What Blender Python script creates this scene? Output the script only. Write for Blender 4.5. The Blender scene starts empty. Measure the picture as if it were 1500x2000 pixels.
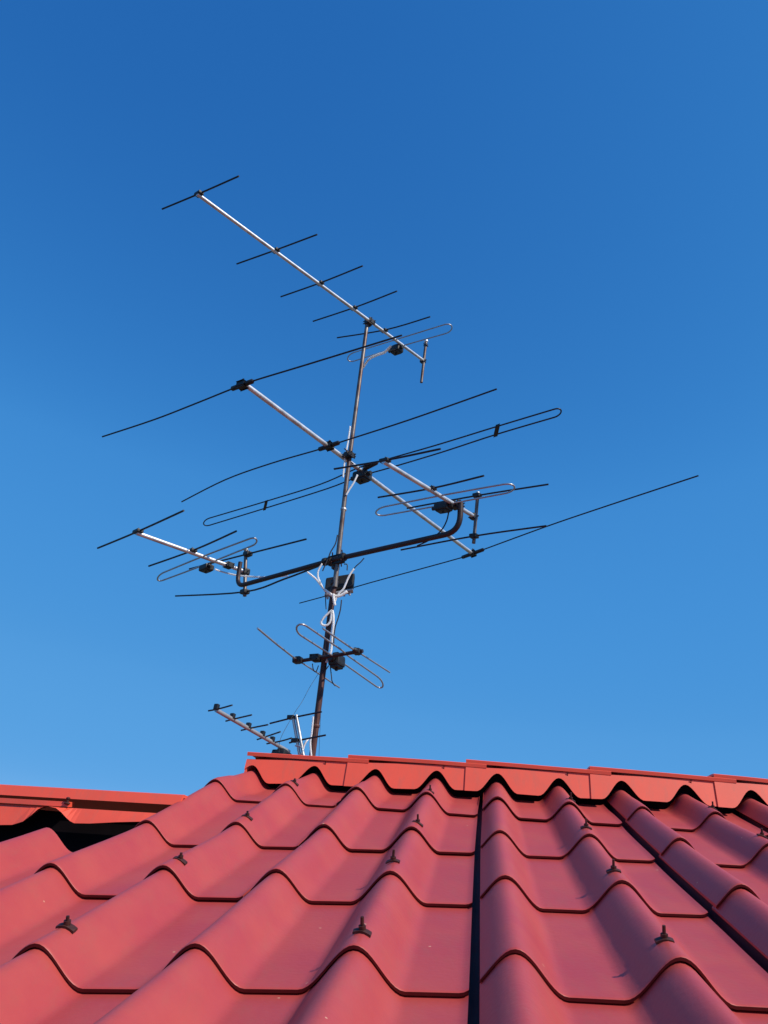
import bpy, bmesh, math, random, json
from mathutils import Vector, Matrix
random.seed(7)
R = math.radians
D = json.loads('''{"mast": [[-0.313, 4.483, -0.391], [-0.293, 4.484, 0.558], [-0.271, 4.486, 1.613], [-0.23, 4.488, 3.589]],
"arm": [[-0.992, 5.146, 1.918], [-0.992, 5.146, 1.732], [-0.269, 4.456, 1.732], [0.427, 3.891, 1.732], [0.427, 3.891, 1.906]],
"top": {"n": [0.017, -0.122, 0.992],
"boom": [[-1.217, 3.302, 3.47], [0.22, 4.965, 3.649]],
"directors": [[[-1.474, 3.466, 3.495], [-1.217, 3.302, 3.47], [-0.957, 3.13, 3.445]], [[-1.099, 3.943, 3.547], [-0.809, 3.752, 3.519], [-0.543, 3.57, 3.492]], [[-0.841, 4.276, 3.583], [-0.541, 4.061, 3.552], [-0.263, 3.84, 3.52]], [[-0.632, 4.556, 3.614], [-0.311, 4.317, 3.579], [-0.03, 4.081, 3.545]], [[-0.461, 4.756, 3.636], [-0.086, 4.575, 3.607], [0.218, 4.353, 3.574]]],
"dipole_up": [[-0.33, 4.931, 3.655], [0.013, 4.665, 3.616], [0.327, 4.421, 3.581]],
"dipole_lo": [[-0.332, 5.068, 3.672], [0.006, 4.793, 3.632], [0.35, 4.535, 3.594]],
"box": [[-0.002, 4.779, 3.631]],
"mount": [[-0.22, 4.487, 3.598]],
"tail": [[0.212, 4.966, 3.65]],
"cable": [[-0.049, 4.787, 3.632], [-0.093, 4.888, 3.645], [-0.157, 4.946, 3.654], [-0.217, 5.022, 3.664], [-0.262, 5.163, 3.682]],
"bar": [[0.227, 4.956, 3.828], [0.21, 4.967, 3.447]],
"reflectors": []}, "big": {"n": [-0.017, 0.052, 0.998],
"boom": [[-0.862, 3.774, 2.505], [0.767, 5.887, 2.422]],
"directors": [[[-1.887, 4.434, 2.452], [-1.496, 4.197, 2.471], [-1.201, 3.997, 2.487], [-0.952, 3.822, 2.5], [-0.812, 3.73, 2.508], [-0.492, 3.55, 2.523], [0.021, 3.258, 2.547]], [[-1.53, 5.278, 2.414], [-1.146, 4.901, 2.44], [-0.792, 4.636, 2.461], [-0.462, 4.423, 2.477], [-0.322, 4.321, 2.485], [0.112, 4.019, 2.509], [0.587, 3.661, 2.536]]],
"reflector": [[-0.758, 7.253, 2.324], [-0.474, 7.003, 2.342], [-0.089, 6.638, 2.368], [0.679, 5.961, 2.417], [0.836, 5.777, 2.429], [1.245, 5.305, 2.461], [1.579, 4.949, 2.486], [2.061, 4.448, 2.52]],
"dipole_up": [[-1.361, 5.523, 2.404], [-0.882, 5.185, 2.43], [-0.469, 4.882, 2.453], [-0.218, 4.641, 2.47], [-0.078, 4.537, 2.478], [0.295, 4.286, 2.498], [0.649, 4.031, 2.517], [0.955, 3.816, 2.534]],
"dipole_lo": [[-1.382, 5.65, 2.397], [-0.905, 5.302, 2.424], [-0.416, 4.934, 2.451], [-0.197, 4.741, 2.465], [0.011, 4.599, 2.476], [0.336, 4.367, 2.494], [0.657, 4.12, 2.513], [0.974, 3.897, 2.53]],
"mount": [[-0.267, 4.476, 2.478]],
"spacer": [[-0.882, 5.193, 2.43], [-0.906, 5.31, 2.423], [0.654, 4.025, 2.518], [0.658, 4.126, 2.513]],
"box": [[-0.169, 4.675, 2.469]],
"ins": [[-0.952, 3.822, 2.5], [-0.812, 3.73, 2.508], [-0.462, 4.423, 2.477], [-0.322, 4.321, 2.485], [-0.162, 4.634, 2.472], [-0.067, 4.536, 2.478], [0.679, 5.961, 2.417], [0.836, 5.777, 2.429]]}, "rs": {"n": [0.017, -0.087, 0.996],
"boom": [[-0.015, 3.421, 1.872], [0.526, 4.078, 1.92]],
"directors": [[[-0.281, 3.597, 1.893], [-0.015, 3.421, 1.872], [0.248, 3.225, 1.851]], [[-0.041, 3.95, 1.919], [0.255, 3.732, 1.895], [0.499, 3.498, 1.87]]],
"dipole_up": [[0.006, 4.054, 1.927], [0.317, 3.792, 1.899], [0.611, 3.561, 1.874]],
"dipole_lo": [[0.011, 4.203, 1.94], [0.334, 3.941, 1.912], [0.638, 3.686, 1.884]],
"box": [[0.334, 3.933, 1.911]],
"tail": [[0.527, 4.086, 1.921]],
"mount": [[0.424, 3.908, 1.907]],
"bar": [[0.547, 4.072, 2.064], [0.531, 4.083, 1.75]],
"reflectors": [[[0.142, 4.356, 2.069], [0.544, 4.074, 2.055], [0.909, 3.817, 2.031]], [[0.122, 4.371, 1.791], [0.532, 4.082, 1.795], [0.895, 3.827, 1.778]]]}, "ls": {"n": [-0.017, 0.0, 1.0],
"boom": [[-1.613, 4.728, 1.907], [-0.98, 5.341, 1.918]],
"directors": [[[-1.991, 5.079, 1.9], [-1.62, 4.729, 1.907], [-1.235, 4.341, 1.913]], [[-1.705, 5.383, 1.905], [-1.29, 4.991, 1.912], [-0.948, 4.614, 1.918]]],
"dipole_up": [[-1.61, 5.464, 1.907], [-1.23, 5.058, 1.913], [-0.868, 4.695, 1.92]],
"dipole_lo": [[-1.654, 5.641, 1.906], [-1.254, 5.232, 1.913], [-0.87, 4.82, 1.92]],
"box": [[-1.25, 5.252, 1.913]],
"tail": [[-0.983, 5.342, 1.918]],
"mount": [[-1.086, 5.223, 1.916]],
"bar": [[-1.009, 5.368, 2.097], [-0.955, 5.315, 1.724]],
"reflectors": [[[-1.534, 5.88, 2.099], [-0.986, 5.345, 2.061], [-0.52, 4.89, 2.028]], [[-1.627, 5.97, 1.891], [-0.96, 5.32, 1.757], [-0.65, 5.017, 1.771], [-0.405, 4.777, 1.795]]]}, "low": {"n": [-0.052, 0.087, 0.995],
"boom": [[-0.447, 4.535, 1.091], [-0.069, 4.327, 1.129]],
"directors": [[[-0.626, 4.011, 1.127], [-0.544, 4.247, 1.111], [-0.453, 4.49, 1.095], [-0.428, 4.533, 1.092], [-0.332, 4.736, 1.079], [-0.2, 5.029, 1.061]], [[-0.278, 3.985, 1.148], [-0.113, 4.297, 1.129], [-0.068, 4.37, 1.125], [0.112, 4.689, 1.107]]],
"dipole_up": [[-0.361, 3.962, 1.146], [-0.186, 4.302, 1.125], [-0.142, 4.411, 1.118], [0.039, 4.775, 1.095]],
"dipole_lo": [[-0.399, 4.1, 1.131], [-0.232, 4.418, 1.112], [-0.142, 4.603, 1.101], [0.035, 4.975, 1.078]],
"box": [[-0.209, 4.479, 1.108]],
"mount": [[-0.293, 4.486, 1.103]]}, "uhf": {"n": [0.064, 0.12, 0.991],
"boom": [[-0.728, 3.804, 0.645], [-0.422, 4.375, 0.556]],
"directors": [[[-0.78, 3.844, 0.644], [-0.72, 3.784, 0.647], [-0.644, 3.694, 0.653]], [[-0.712, 3.979, 0.623], [-0.636, 3.891, 0.629], [-0.563, 3.807, 0.634]], [[-0.649, 4.109, 0.603], [-0.569, 4.015, 0.609], [-0.494, 3.933, 0.614]], [[-0.579, 4.245, 0.582], [-0.503, 4.128, 0.591], [-0.439, 4.03, 0.599]], [[-0.532, 4.3, 0.572], [-0.449, 4.206, 0.578], [-0.386, 4.115, 0.585]]],
"bar": [[-0.408, 4.367, 0.749], [-0.337, 4.329, 0.522]],
"reflectors": [[[-0.547, 4.442, 0.706], [-0.407, 4.367, 0.738], [-0.255, 4.286, 0.765]], [[-0.419, 4.373, 0.6], [-0.368, 4.346, 0.613], [-0.219, 4.266, 0.64]]],
"tail": [[-0.369, 4.346, 0.619]]}, "amp": [[-0.344, 4.526, 1.635], [-0.163, 4.52, 1.682], [-0.17, 4.52, 1.583], [-0.309, 4.525, 1.543]],
"cables": {"w1": [[-0.443, 4.463, 1.634], [-0.412, 4.462, 1.613], [-0.381, 4.461, 1.588], [-0.356, 4.46, 1.56], [-0.334, 4.459, 1.535], [-0.317, 4.458, 1.519]],
"w2": [[-0.358, 4.461, 1.694], [-0.375, 4.461, 1.649], [-0.374, 4.461, 1.612], [-0.358, 4.46, 1.576], [-0.338, 4.459, 1.541], [-0.324, 4.459, 1.522]],
"w3": [[-0.158, 4.454, 1.675], [-0.175, 4.454, 1.643], [-0.19, 4.455, 1.605], [-0.202, 4.455, 1.564], [-0.212, 4.455, 1.537], [-0.237, 4.456, 1.505], [-0.252, 4.456, 1.465], [-0.258, 4.456, 1.432]],
"w4": [[-0.267, 4.456, 1.399], [-0.29, 4.457, 1.375], [-0.314, 4.458, 1.344], [-0.324, 4.458, 1.318], [-0.31, 4.457, 1.303], [-0.286, 4.456, 1.305], [-0.27, 4.456, 1.328], [-0.267, 4.456, 1.36], [-0.269, 4.456, 1.389]],
"w5": [[-0.264, 4.456, 1.399], [-0.254, 4.456, 1.361], [-0.249, 4.455, 1.304], [-0.249, 4.455, 1.247], [-0.247, 4.455, 1.191], [-0.248, 4.454, 1.142], [-0.259, 4.455, 1.107], [-0.268, 4.455, 1.079]],
"w6": [[-0.273, 4.471, 2.701], [-0.277, 4.471, 2.592], [-0.284, 4.47, 2.478], [-0.286, 4.47, 2.388], [-0.285, 4.47, 2.312]],
"w7": [[-0.193, 4.467, 2.334], [-0.214, 4.467, 2.271], [-0.234, 4.468, 2.229], [-0.253, 4.468, 2.183]],
"w8": [[-0.138, 4.444, 1.768], [-0.101, 4.443, 1.788], [-0.06, 4.442, 1.798], [-0.019, 4.441, 1.801], [0.006, 4.44, 1.813]],
"w10": [[-0.324, 4.459, 1.525], [-0.297, 4.458, 1.508], [-0.271, 4.457, 1.493], [-0.233, 4.456, 1.492], [-0.209, 4.455, 1.507], [-0.186, 4.454, 1.525]],
"w11": [[-0.268, 4.452, 1.501], [-0.262, 4.452, 1.469], [-0.252, 4.451, 1.431]],
"w9": [[-0.309, 4.455, 0.764], [-0.308, 4.454, 0.678], [-0.31, 4.454, 0.622], [-0.297, 4.453, 0.554], [-0.284, 4.452, 0.487]],
"b1": [[-0.281, 4.459, 1.894], [-0.288, 4.459, 1.834], [-0.312, 4.459, 1.777], [-0.323, 4.46, 1.734], [-0.335, 4.46, 1.696], [-0.349, 4.46, 1.647]],
"b2": [[-0.101, 4.452, 1.75], [-0.121, 4.453, 1.721], [-0.144, 4.454, 1.696], [-0.158, 4.454, 1.675]],
"b3": [[-0.221, 4.456, 1.701], [-0.202, 4.455, 1.699], [-0.199, 4.455, 1.662]],
"b4": [[-0.215, 4.455, 1.468], [-0.216, 4.455, 1.409], [-0.225, 4.455, 1.35], [-0.236, 4.455, 1.299], [-0.238, 4.454, 1.232], [-0.233, 4.454, 1.18]],
"b5": [[-0.315, 4.458, 1.533], [-0.312, 4.458, 1.467], [-0.302, 4.457, 1.403]],
"b6": [[-0.348, 4.457, 1.067], [-0.338, 4.457, 1.032], [-0.322, 4.456, 1.021], [-0.311, 4.456, 1.058]],
"b7": [[-0.243, 4.454, 1.063], [-0.231, 4.453, 1.009], [-0.221, 4.453, 0.968], [-0.201, 4.452, 0.946]],
"b8": [[-0.252, 4.454, 1.062], [-0.267, 4.454, 1.034], [-0.28, 4.455, 1.015]],
"guy": [[-0.303, 4.485, 1.029], [-0.346, 4.437, 0.925], [-0.376, 4.386, 0.831], [-0.411, 4.336, 0.746], [-0.454, 4.232, 0.6], [-0.447, 4.178, 0.52]],
"guy2": [[-0.279, 4.454, 0.926], [-0.268, 4.453, 0.766], [-0.259, 4.452, 0.626], [-0.253, 4.451, 0.544]],
"lsw": [[-1.189, 5.262, 1.891], [-1.132, 5.268, 1.878], [-1.021, 5.193, 1.835], [-0.892, 5.084, 1.794], [-0.732, 4.967, 1.761], [-0.61, 4.864, 1.744]],
"rsb": [[0.368, 3.947, 1.882], [0.357, 3.955, 1.817], [0.325, 3.962, 1.754], [0.268, 4.022, 1.721], [0.207, 4.093, 1.711]],
"topw": [[-0.048, 4.716, 3.578], [-0.092, 4.815, 3.591], [-0.154, 4.872, 3.599], [-0.213, 4.947, 3.609], [-0.258, 5.086, 3.627]],
"uhfw": [[-0.338, 4.36, 0.518], [-0.337, 4.361, 0.58], [-0.324, 4.361, 0.616], [-0.316, 4.382, 0.631]]}, "W": [[0.996917, 0.078459, -0.0], [-0.033158, 0.421315, 0.906308], [0.071108, -0.903514, 0.422618]]}''')
RF = json.loads('''{"vs": [0.1, 1, 2, 3, 4], "ks": [-5, -4, -3, -2, -1, 0, 1, 2, 3, 4, 5, 6], "T": [[[0.089, -0.194], [0.089, -0.194], [0.091, -0.186], [0.092, -0.171], [0.082, -0.149], [0.055, -0.129], [0.024, -0.12], [-0.002, -0.107], [-0.018, -0.089], [-0.013, -0.068], [0.004, -0.046], [0.01, -0.037]], [[0.048, 0.063], [0.048, 0.063], [0.051, 0.055], [0.051, 0.039], [0.039, 0.021], [0.02, 0.001], [0.002, -0.018], [-0.009, -0.021], [-0.012, -0.009], [-0.017, -0.01], [-0.021, -0.018], [-0.021, -0.018]], [[-0.053, -0.035], [-0.053, -0.035], [-0.036, -0.036], [-0.006, -0.03], [0.001, -0.021], [-0.006, -0.014], [-0.009, -0.007], [-0.005, 0.003], [0.002, 0.016], [0.004, 0.023], [0.004, 0.023], [0.004, 0.023]], [[-0.045, 0.006], [-0.045, 0.006], [-0.037, 0.002], [-0.021, -0.001], [-0.012, 0.003], [-0.008, 0.009], [-0.007, 0.008], [-0.001, 0.005], [0.015, 0.015], [0.023, 0.024], [0.023, 0.024], [0.023, 0.024]], [[0.025, -0.004], [0.025, -0.004], [0.025, -0.004], [0.02, 0.0], [0.01, 0.004], [0.001, 0.005], [-0.004, 0.001], [0.001, -0.014], [0.007, -0.025], [0.007, -0.025], [0.007, -0.025], [0.007, -0.025]]], "ex": [0.989949, -0.139832, -0.021189], "ey": [0.139468, 0.940357, 0.310285], "ez": [-0.023463, -0.310121, 0.950407], "c": 2.039485, "q": [0.100272, 0.01199, 0.029545, -0.003028], "t": [1.172387, 13.292756, 1.611843]}''')
scene = bpy.context.scene
C = scene.collection

# ------------------------------------------------------------------ camera
cam_d = bpy.data.cameras.new('camera')
cam = bpy.data.objects.new('camera', cam_d); C.objects.link(cam)
cam_d.sensor_fit = 'VERTICAL'; cam_d.sensor_height = 24.0
cam_d.lens = 24.0*1500/2000
cam_d.clip_start = 0.02; cam_d.clip_end = 9000
Wm = Matrix(D['W'])                       # rows: world axes seen from the camera (x right, y down, z forward)
right, down, fwd = (Vector((Wm[i][j] for i in range(3))) for j in range(3))
m = Matrix((right, -down, -fwd)).transposed().to_4x4()
cam.matrix_world = m
scene.camera = cam
scene.render.resolution_x = 768; scene.render.resolution_y = 1024

# ------------------------------------------------------------------ sky and sun
SUN_AZ, SUN_EL = 122.0, 44.0              # azimuth clockwise from +Y
w = bpy.data.worlds.new('World'); scene.world = w; w.use_nodes = True
nt = w.node_tree; bg = nt.nodes['Background']
sky = nt.nodes.new('ShaderNodeTexSky'); sky.sky_type = 'NISHITA'; sky.sun_disc = False
sky.sun_elevation = R(SUN_EL); sky.sun_rotation = R(SUN_AZ)
sky.air_density = 1.0; sky.dust_density = 0.0; sky.ozone_density = 2.5; sky.altitude = 900
# deep clear blue: the brightness of the air picks the colour it has there
sp_ = nt.nodes.new('ShaderNodeSeparateColor'); nt.links.new(sky.outputs[0], sp_.inputs[0])
dv = nt.nodes.new('ShaderNodeMath'); dv.operation = 'MULTIPLY'; dv.inputs[1].default_value = 0.1; nt.links.new(sp_.outputs[1], dv.inputs[0])
rp = nt.nodes.new('ShaderNodeValToRGB'); cr = rp.color_ramp; cr.interpolation = 'CARDINAL'
cr.elements[0].position = 0.0; cr.elements[0].color = (0.010, 0.080, 0.33, 1)
cr.elements[1].position = 1.0; cr.elements[1].color = (0.20, 0.46, 0.84, 1)
for ps, col in ((0.105, (0.019, 0.138, 0.450)), (0.179, (0.049, 0.252, 0.640)), (0.374, (0.083, 0.326, 0.720)), (0.73, (0.122, 0.385, 0.780))):
    e_ = cr.elements.new(ps); e_.color = (*col, 1)
nt.links.new(dv.outputs[0], rp.inputs[0])
ml = nt.nodes.new('ShaderNodeVectorMath'); ml.operation = 'SCALE'; ml.inputs['Scale'].default_value = 10.0
nt.links.new(rp.outputs[0], ml.inputs[0]); nt.links.new(ml.outputs[0], bg.inputs[0])
bg.inputs[1].default_value = 0.10
sd = bpy.data.lights.new('sun', 'SUN'); sd.energy = 4.6; sd.angle = R(0.53); sd.color = (1.0, 0.90, 0.76)
sun = bpy.data.objects.new('sun', sd); C.objects.link(sun)
sv = Vector((math.cos(R(SUN_EL))*math.sin(R(SUN_AZ)), math.cos(R(SUN_EL))*math.cos(R(SUN_AZ)), math.sin(R(SUN_EL))))
sun.rotation_euler = sv.to_track_quat('Z', 'Y').to_euler()
scene.view_settings.view_transform = 'Standard'; scene.view_settings.look = 'None'
scene.view_settings.exposure = 0.0; scene.view_settings.gamma = 1.0

# ------------------------------------------------------------------ materials
def mat(name, col, rough=0.5, metal=0.0, var=0.0, col2=None, scale=12.0, spec=0.5, bump=0.0, bscale=200., coat=0.0, specks=None, dirt=None):
    mt = bpy.data.materials.new(name); mt.use_nodes = True
    t = mt.node_tree; b = t.nodes['Principled BSDF']
    b.inputs['Base Color'].default_value = (*col, 1); b.inputs['Roughness'].default_value = rough
    b.inputs['Metallic'].default_value = metal; b.inputs['Specular IOR Level'].default_value = spec
    b.inputs['Coat Weight'].default_value = coat
    tc = t.nodes.new('ShaderNodeTexCoord'); out = None
    if col2 is not None:
        n = t.nodes.new('ShaderNodeTexNoise'); n.inputs['Scale'].default_value = scale; n.inputs['Detail'].default_value = 6
        n.inputs['Roughness'].default_value = 0.62
        t.links.new(tc.outputs['Object'], n.inputs['Vector'])
        r = t.nodes.new('ShaderNodeValToRGB')
        r.color_ramp.elements[0].position = 0.5-var; r.color_ramp.elements[0].color = (*col, 1)
        r.color_ramp.elements[1].position = 0.5+var; r.color_ramp.elements[1].color = (*col2, 1)
        t.links.new(n.outputs['Fac'], r.inputs[0]); out = r.outputs[0]
        rr = t.nodes.new('ShaderNodeMapRange'); rr.inputs['To Min'].default_value = rough-0.06; rr.inputs['To Max'].default_value = rough+0.08
        t.links.new(n.outputs['Fac'], rr.inputs['Value']); t.links.new(rr.outputs[0], b.inputs['Roughness'])
    if specks:
        v = t.nodes.new('ShaderNodeTexVoronoi'); v.inputs['Scale'].default_value = specks[1]; v.inputs['Randomness'].default_value = 1
        t.links.new(tc.outputs['Object'], v.inputs['Vector'])
        # only some cells carry a speck, each of its own size
        sp = t.nodes.new('ShaderNodeSeparateColor'); t.links.new(v.outputs['Color'], sp.inputs[0])
        th = t.nodes.new('ShaderNodeMapRange'); th.inputs['From Min'].default_value = 0.80; th.inputs['From Max'].default_value = 1.0
        th.inputs['To Min'].default_value = 0.0; th.inputs['To Max'].default_value = specks[2]; t.links.new(sp.outputs[0], th.inputs['Value'])
        lt = t.nodes.new('ShaderNodeMath'); lt.operation = 'LESS_THAN'
        t.links.new(v.outputs['Distance'], lt.inputs[0]); t.links.new(th.outputs[0], lt.inputs[1])
        mx = t.nodes.new('ShaderNodeMix'); mx.data_type = 'RGBA'
        t.links.new(lt.outputs[0], mx.inputs['Factor'])
        if out: t.links.new(out, mx.inputs['A'])
        else: mx.inputs['A'].default_value = (*col, 1)
        mx.inputs['B'].default_value = (*specks[0], 1); out = mx.outputs['Result']
    if dirt:
        # faint grime: streaks and blotches of their own shape
        mp = t.nodes.new('ShaderNodeMapping'); mp.inputs['Scale'].default_value = (9.0, 2.2, 2.2); mp.inputs['Rotation'].default_value = (0, 0, R(8))
        t.links.new(tc.outputs['Object'], mp.inputs[0])
        n3 = t.nodes.new('ShaderNodeTexNoise'); n3.inputs['Scale'].default_value = 5.5; n3.inputs['Detail'].default_value = 9; n3.inputs['Roughness'].default_value = 0.7
        t.links.new(mp.outputs[0], n3.inputs['Vector'])
        mr = t.nodes.new('ShaderNodeMapRange'); mr.inputs['From Min'].default_value = 0.50; mr.inputs['From Max'].default_value = 0.78; mr.inputs['To Max'].default_value = dirt[1]
        t.links.new(n3.outputs['Fac'], mr.inputs['Value'])
        m2 = t.nodes.new('ShaderNodeMix'); m2.data_type = 'RGBA'; t.links.new(mr.outputs[0], m2.inputs['Factor'])
        t.links.new(out, m2.inputs['A']); m2.inputs['B'].default_value = (*dirt[0], 1); out = m2.outputs['Result']
    if out: t.links.new(out, b.inputs['Base Color'])
    if bump:
        n2 = t.nodes.new('ShaderNodeTexNoise'); n2.inputs['Scale'].default_value = bscale; n2.inputs['Detail'].default_value = 4
        t.links.new(tc.outputs['Object'], n2.inputs['Vector'])
        bp = t.nodes.new('ShaderNodeBump'); bp.inputs['Strength'].default_value = bump; bp.inputs['Distance'].default_value = 0.002
        t.links.new(n2.outputs['Fac'], bp.inputs['Height']); t.links.new(bp.outputs[0], b.inputs['Normal'])
    return mt
M = dict(
    tile=mat('red_glazed_tile', (0.410, 0.050, 0.054), 0.44, col2=(0.455, 0.070, 0.060), var=0.16, scale=7, spec=0.38, bump=0.22, bscale=110, specks=((0.62, 0.30, 0.20), 30.0, 0.08), dirt=((0.34, 0.095, 0.065), 0.38)),
    cap=mat('orange_red_ridge_metal', (0.84, 0.100, 0.052), 0.45, col2=(0.74, 0.090, 0.050), var=0.2, scale=9, bump=0.05, bscale=25, specks=((0.75, 0.45, 0.35), 22.0, 0.06), dirt=((0.42, 0.13, 0.09), 0.5)),
    edge=mat('tile_edge_painted_shade', (0.070, 0.004, 0.006), 0.4, col2=(0.11, 0.008, 0.010), var=0.2, scale=20),  # shadow gap under each course, painted as a darker edge colour
    deck=mat('roof_felt_shade_black', (0.004, 0.003, 0.004), 1.0, col2=(0.008, 0.005, 0.007), var=0.2, scale=30, spec=0.1),  # felt blackened so the gaps read as deep shade
    screw=mat('rusty_dark_red_screw', (0.030, 0.007, 0.006), 0.6, metal=0.2, col2=(0.085, 0.022, 0.014), var=0.2, scale=150),
    alu=mat('weathered_aluminium_tube', (0.88, 0.91, 0.94), 0.44, metal=0.8, col2=(0.50, 0.52, 0.54), var=0.16, scale=18),
    alu_dull=mat('dull_aluminium_tube', (0.58, 0.58, 0.58), 0.45, metal=0.6, col2=(0.34, 0.34, 0.34), var=0.2, scale=18),
    rod=mat('shade_darkened_rod', (0.055, 0.053, 0.060), 0.42, metal=0.7, col2=(0.030, 0.029, 0.034), var=0.2, scale=30),  # aluminium rods, the shade of grazing sun put into a dark colour
    rodlite=mat('grey_aluminium_rod', (0.56, 0.58, 0.60), 0.38, metal=0.75, col2=(0.40, 0.41, 0.42), var=0.2, scale=30),
    plastic=mat('black_plastic', (0.010, 0.010, 0.012), 0.45, col2=(0.02, 0.02, 0.02), var=0.2, scale=40),
    rust=mat('rusty_steel_pipe', (0.055, 0.024, 0.022), 0.55, metal=0.35, col2=(0.13, 0.055, 0.042), var=0.12, scale=9, bump=0.2, bscale=120),
    pipe=mat('grey_brown_steel_pipe', (0.20, 0.18, 0.17), 0.42, metal=0.45, col2=(0.11, 0.065, 0.052), var=0.10, scale=7, bump=0.12, bscale=120),
    darkpipe=mat('dark_painted_steel_pipe', (0.032, 0.026, 0.030), 0.45, metal=0.4, col2=(0.060, 0.036, 0.034), var=0.2, scale=16, bump=0.12),
    white=mat('white_cable_sheath', (0.90, 0.89, 0.86), 0.5, col2=(0.80, 0.78, 0.72), var=0.2, scale=40),
    black=mat('black_cable_sheath', (0.016, 0.014, 0.018), 0.5, col2=(0.03, 0.026, 0.03), var=0.2, scale=40),
    gutter=mat('side_gutter_painted_shade', (0.070, 0.010, 0.022), 0.6, col2=(0.11, 0.02, 0.03), var=0.2, scale=20, spec=0.2),  # shade of the tile joint painted in as a darker tile red
    ground=mat('dry_ground', (0.060, 0.070, 0.035), 0.9, col2=(0.11, 0.10, 0.07), var=0.25, scale=0.4),
)

wb_ = M['white'].node_tree.nodes['Principled BSDF']; wb_.inputs['Subsurface Weight'].default_value = 1.0; wb_.inputs['Subsurface Radius'].default_value = (1, 1, 1); wb_.inputs['Subsurface Scale'].default_value = 0.025
# ------------------------------------------------------------------ helpers
def V(p): return Vector(p)
class MB:
    def __init__(s): s.v = []; s.f = []; s.sm = []
    def add(s, vs, fs, smooth=False):
        o = len(s.v); s.v += [tuple(x) for x in vs]; s.f += [tuple(i+o for i in f) for f in fs]; s.sm += [smooth]*len(fs)
    def tube(s, pts, r, n=10, r1=None, cap=True, flat=1.0):
        pts = [V(p) for p in pts]
        tg = []
        for i in range(len(pts)):
            a = pts[max(i-1, 0)]; b = pts[min(i+1, len(pts)-1)]; tg.append((b-a).normalized())
        x = tg[0].orthogonal().normalized() if abs(tg[0].z) > .9 else V((0, 0, 1)).cross(tg[0]).normalized()
        vs = []
        for i, (p, t) in enumerate(zip(pts, tg)):
            x = (x - t*x.dot(t)).normalized(); y = t.cross(x)
            rr = r if r1 is None else r+(r1-r)*i/(len(pts)-1)
            if isinstance(r, (list, tuple)): rr = r[i]
            for k in range(n):
                a = 2*math.pi*k/n; vs.append(p + x*math.cos(a)*rr + y*math.sin(a)*rr*flat)
        fs = [(i*n+k, i*n+(k+1) % n, (i+1)*n+(k+1) % n, (i+1)*n+k) for i in range(len(pts)-1) for k in range(n)]
        s.add(vs, fs, True)
        if cap:
            e = (len(pts)-1)*n
            s.add(vs[:n], [tuple(range(n))[::-1]]); s.add(vs[e:], [tuple(range(n))])
    def box(s, c, ax, ay, az, bev=0.12):
        # box with chamfered edges: three half vectors
        c, ax, ay, az = V(c), V(ax), V(ay), V(az)
        bm = bmesh.new(); bmesh.ops.create_cube(bm, size=2)
        mx = Matrix((ax, ay, az)).transposed().to_4x4(); mx.translation = c
        mn = min(ax.length, ay.length, az.length)*bev
        bm.transform(mx)
        if bev: bmesh.ops.bevel(bm, geom=list(bm.edges), offset=mn*2, segments=2, affect='EDGES', profile=.6)
        bm.verts.ensure_lookup_table(); bm.verts.index_update()
        s.add([v.co for v in bm.verts], [[v.index for v in f.verts] for f in bm.faces]); bm.free()
    def ball(s, c, r, sc=(1, 1, 1)):
        bm = bmesh.new(); bmesh.ops.create_uvsphere(bm, u_segments=12, v_segments=8, radius=r); bm.verts.index_update()
        s.add([V(c)+V((v.co.x*sc[0], v.co.y*sc[1], v.co.z*sc[2])) for v in bm.verts], [[v.index for v in f.verts] for f in bm.faces], True); bm.free()
    def build(s, name, m, parent=None, label=None):
        me = bpy.data.meshes.new(name); o = bpy.data.objects.new(name, me)
        off = V((0, 0, 0))
        pp = parent
        while pp is not None: off += pp.location; pp = pp.parent
        me.from_pydata([V(v)-off for v in s.v], [], s.f); me.materials.append(m)
        me.polygons.foreach_set('use_smooth', s.sm); me.update()
        bm = bmesh.new(); bm.from_mesh(me); bmesh.ops.recalc_face_normals(bm, faces=bm.faces); bm.to_mesh(me); bm.free()
        C.objects.link(o); o.parent = parent
        if label: o['label'] = label
        return o
def thing(name, label, cat, loc, group=None):
    o = bpy.data.objects.new(name, None); C.objects.link(o); o.location = loc; o.empty_display_size = .1
    o['label'] = label; o['category'] = cat
    if group: o['group'] = group
    return o
def tag(o, label, cat, group=None, kind=None):
    if label: o['label'] = label
    if cat: o['category'] = cat
    if group: o['group'] = group
    if kind: o['kind'] = kind
    return o
def spline(pts, n=6):
    pts = [V(p) for p in pts]; out = []
    if len(pts) < 3: return pts
    for i in range(len(pts)-1):
        p0 = pts[max(i-1, 0)]; p1 = pts[i]; p2 = pts[i+1]; p3 = pts[min(i+2, len(pts)-1)]
        for k in range(n):
            t = k/n
            out.append(.5*((2*p1)+(p2-p0)*t+(2*p0-5*p1+4*p2-p3)*t*t+(3*p1-p0-3*p2+p3)*t**3))
    out.append(pts[-1]); return out
def mesh_up(p, z): return V(p)+V((0, 0, z))

# ------------------------------------------------------------------ the ground far below
g = MB(); S_ = 4000
g.add([(-S_, -S_, -4.6), (S_, -S_, -4.6), (S_, S_, -4.6), (-S_, S_, -4.6)], [(0, 1, 2, 3)])
tag(g.build('ground', M['ground']), None, None, kind='structure')

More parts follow.
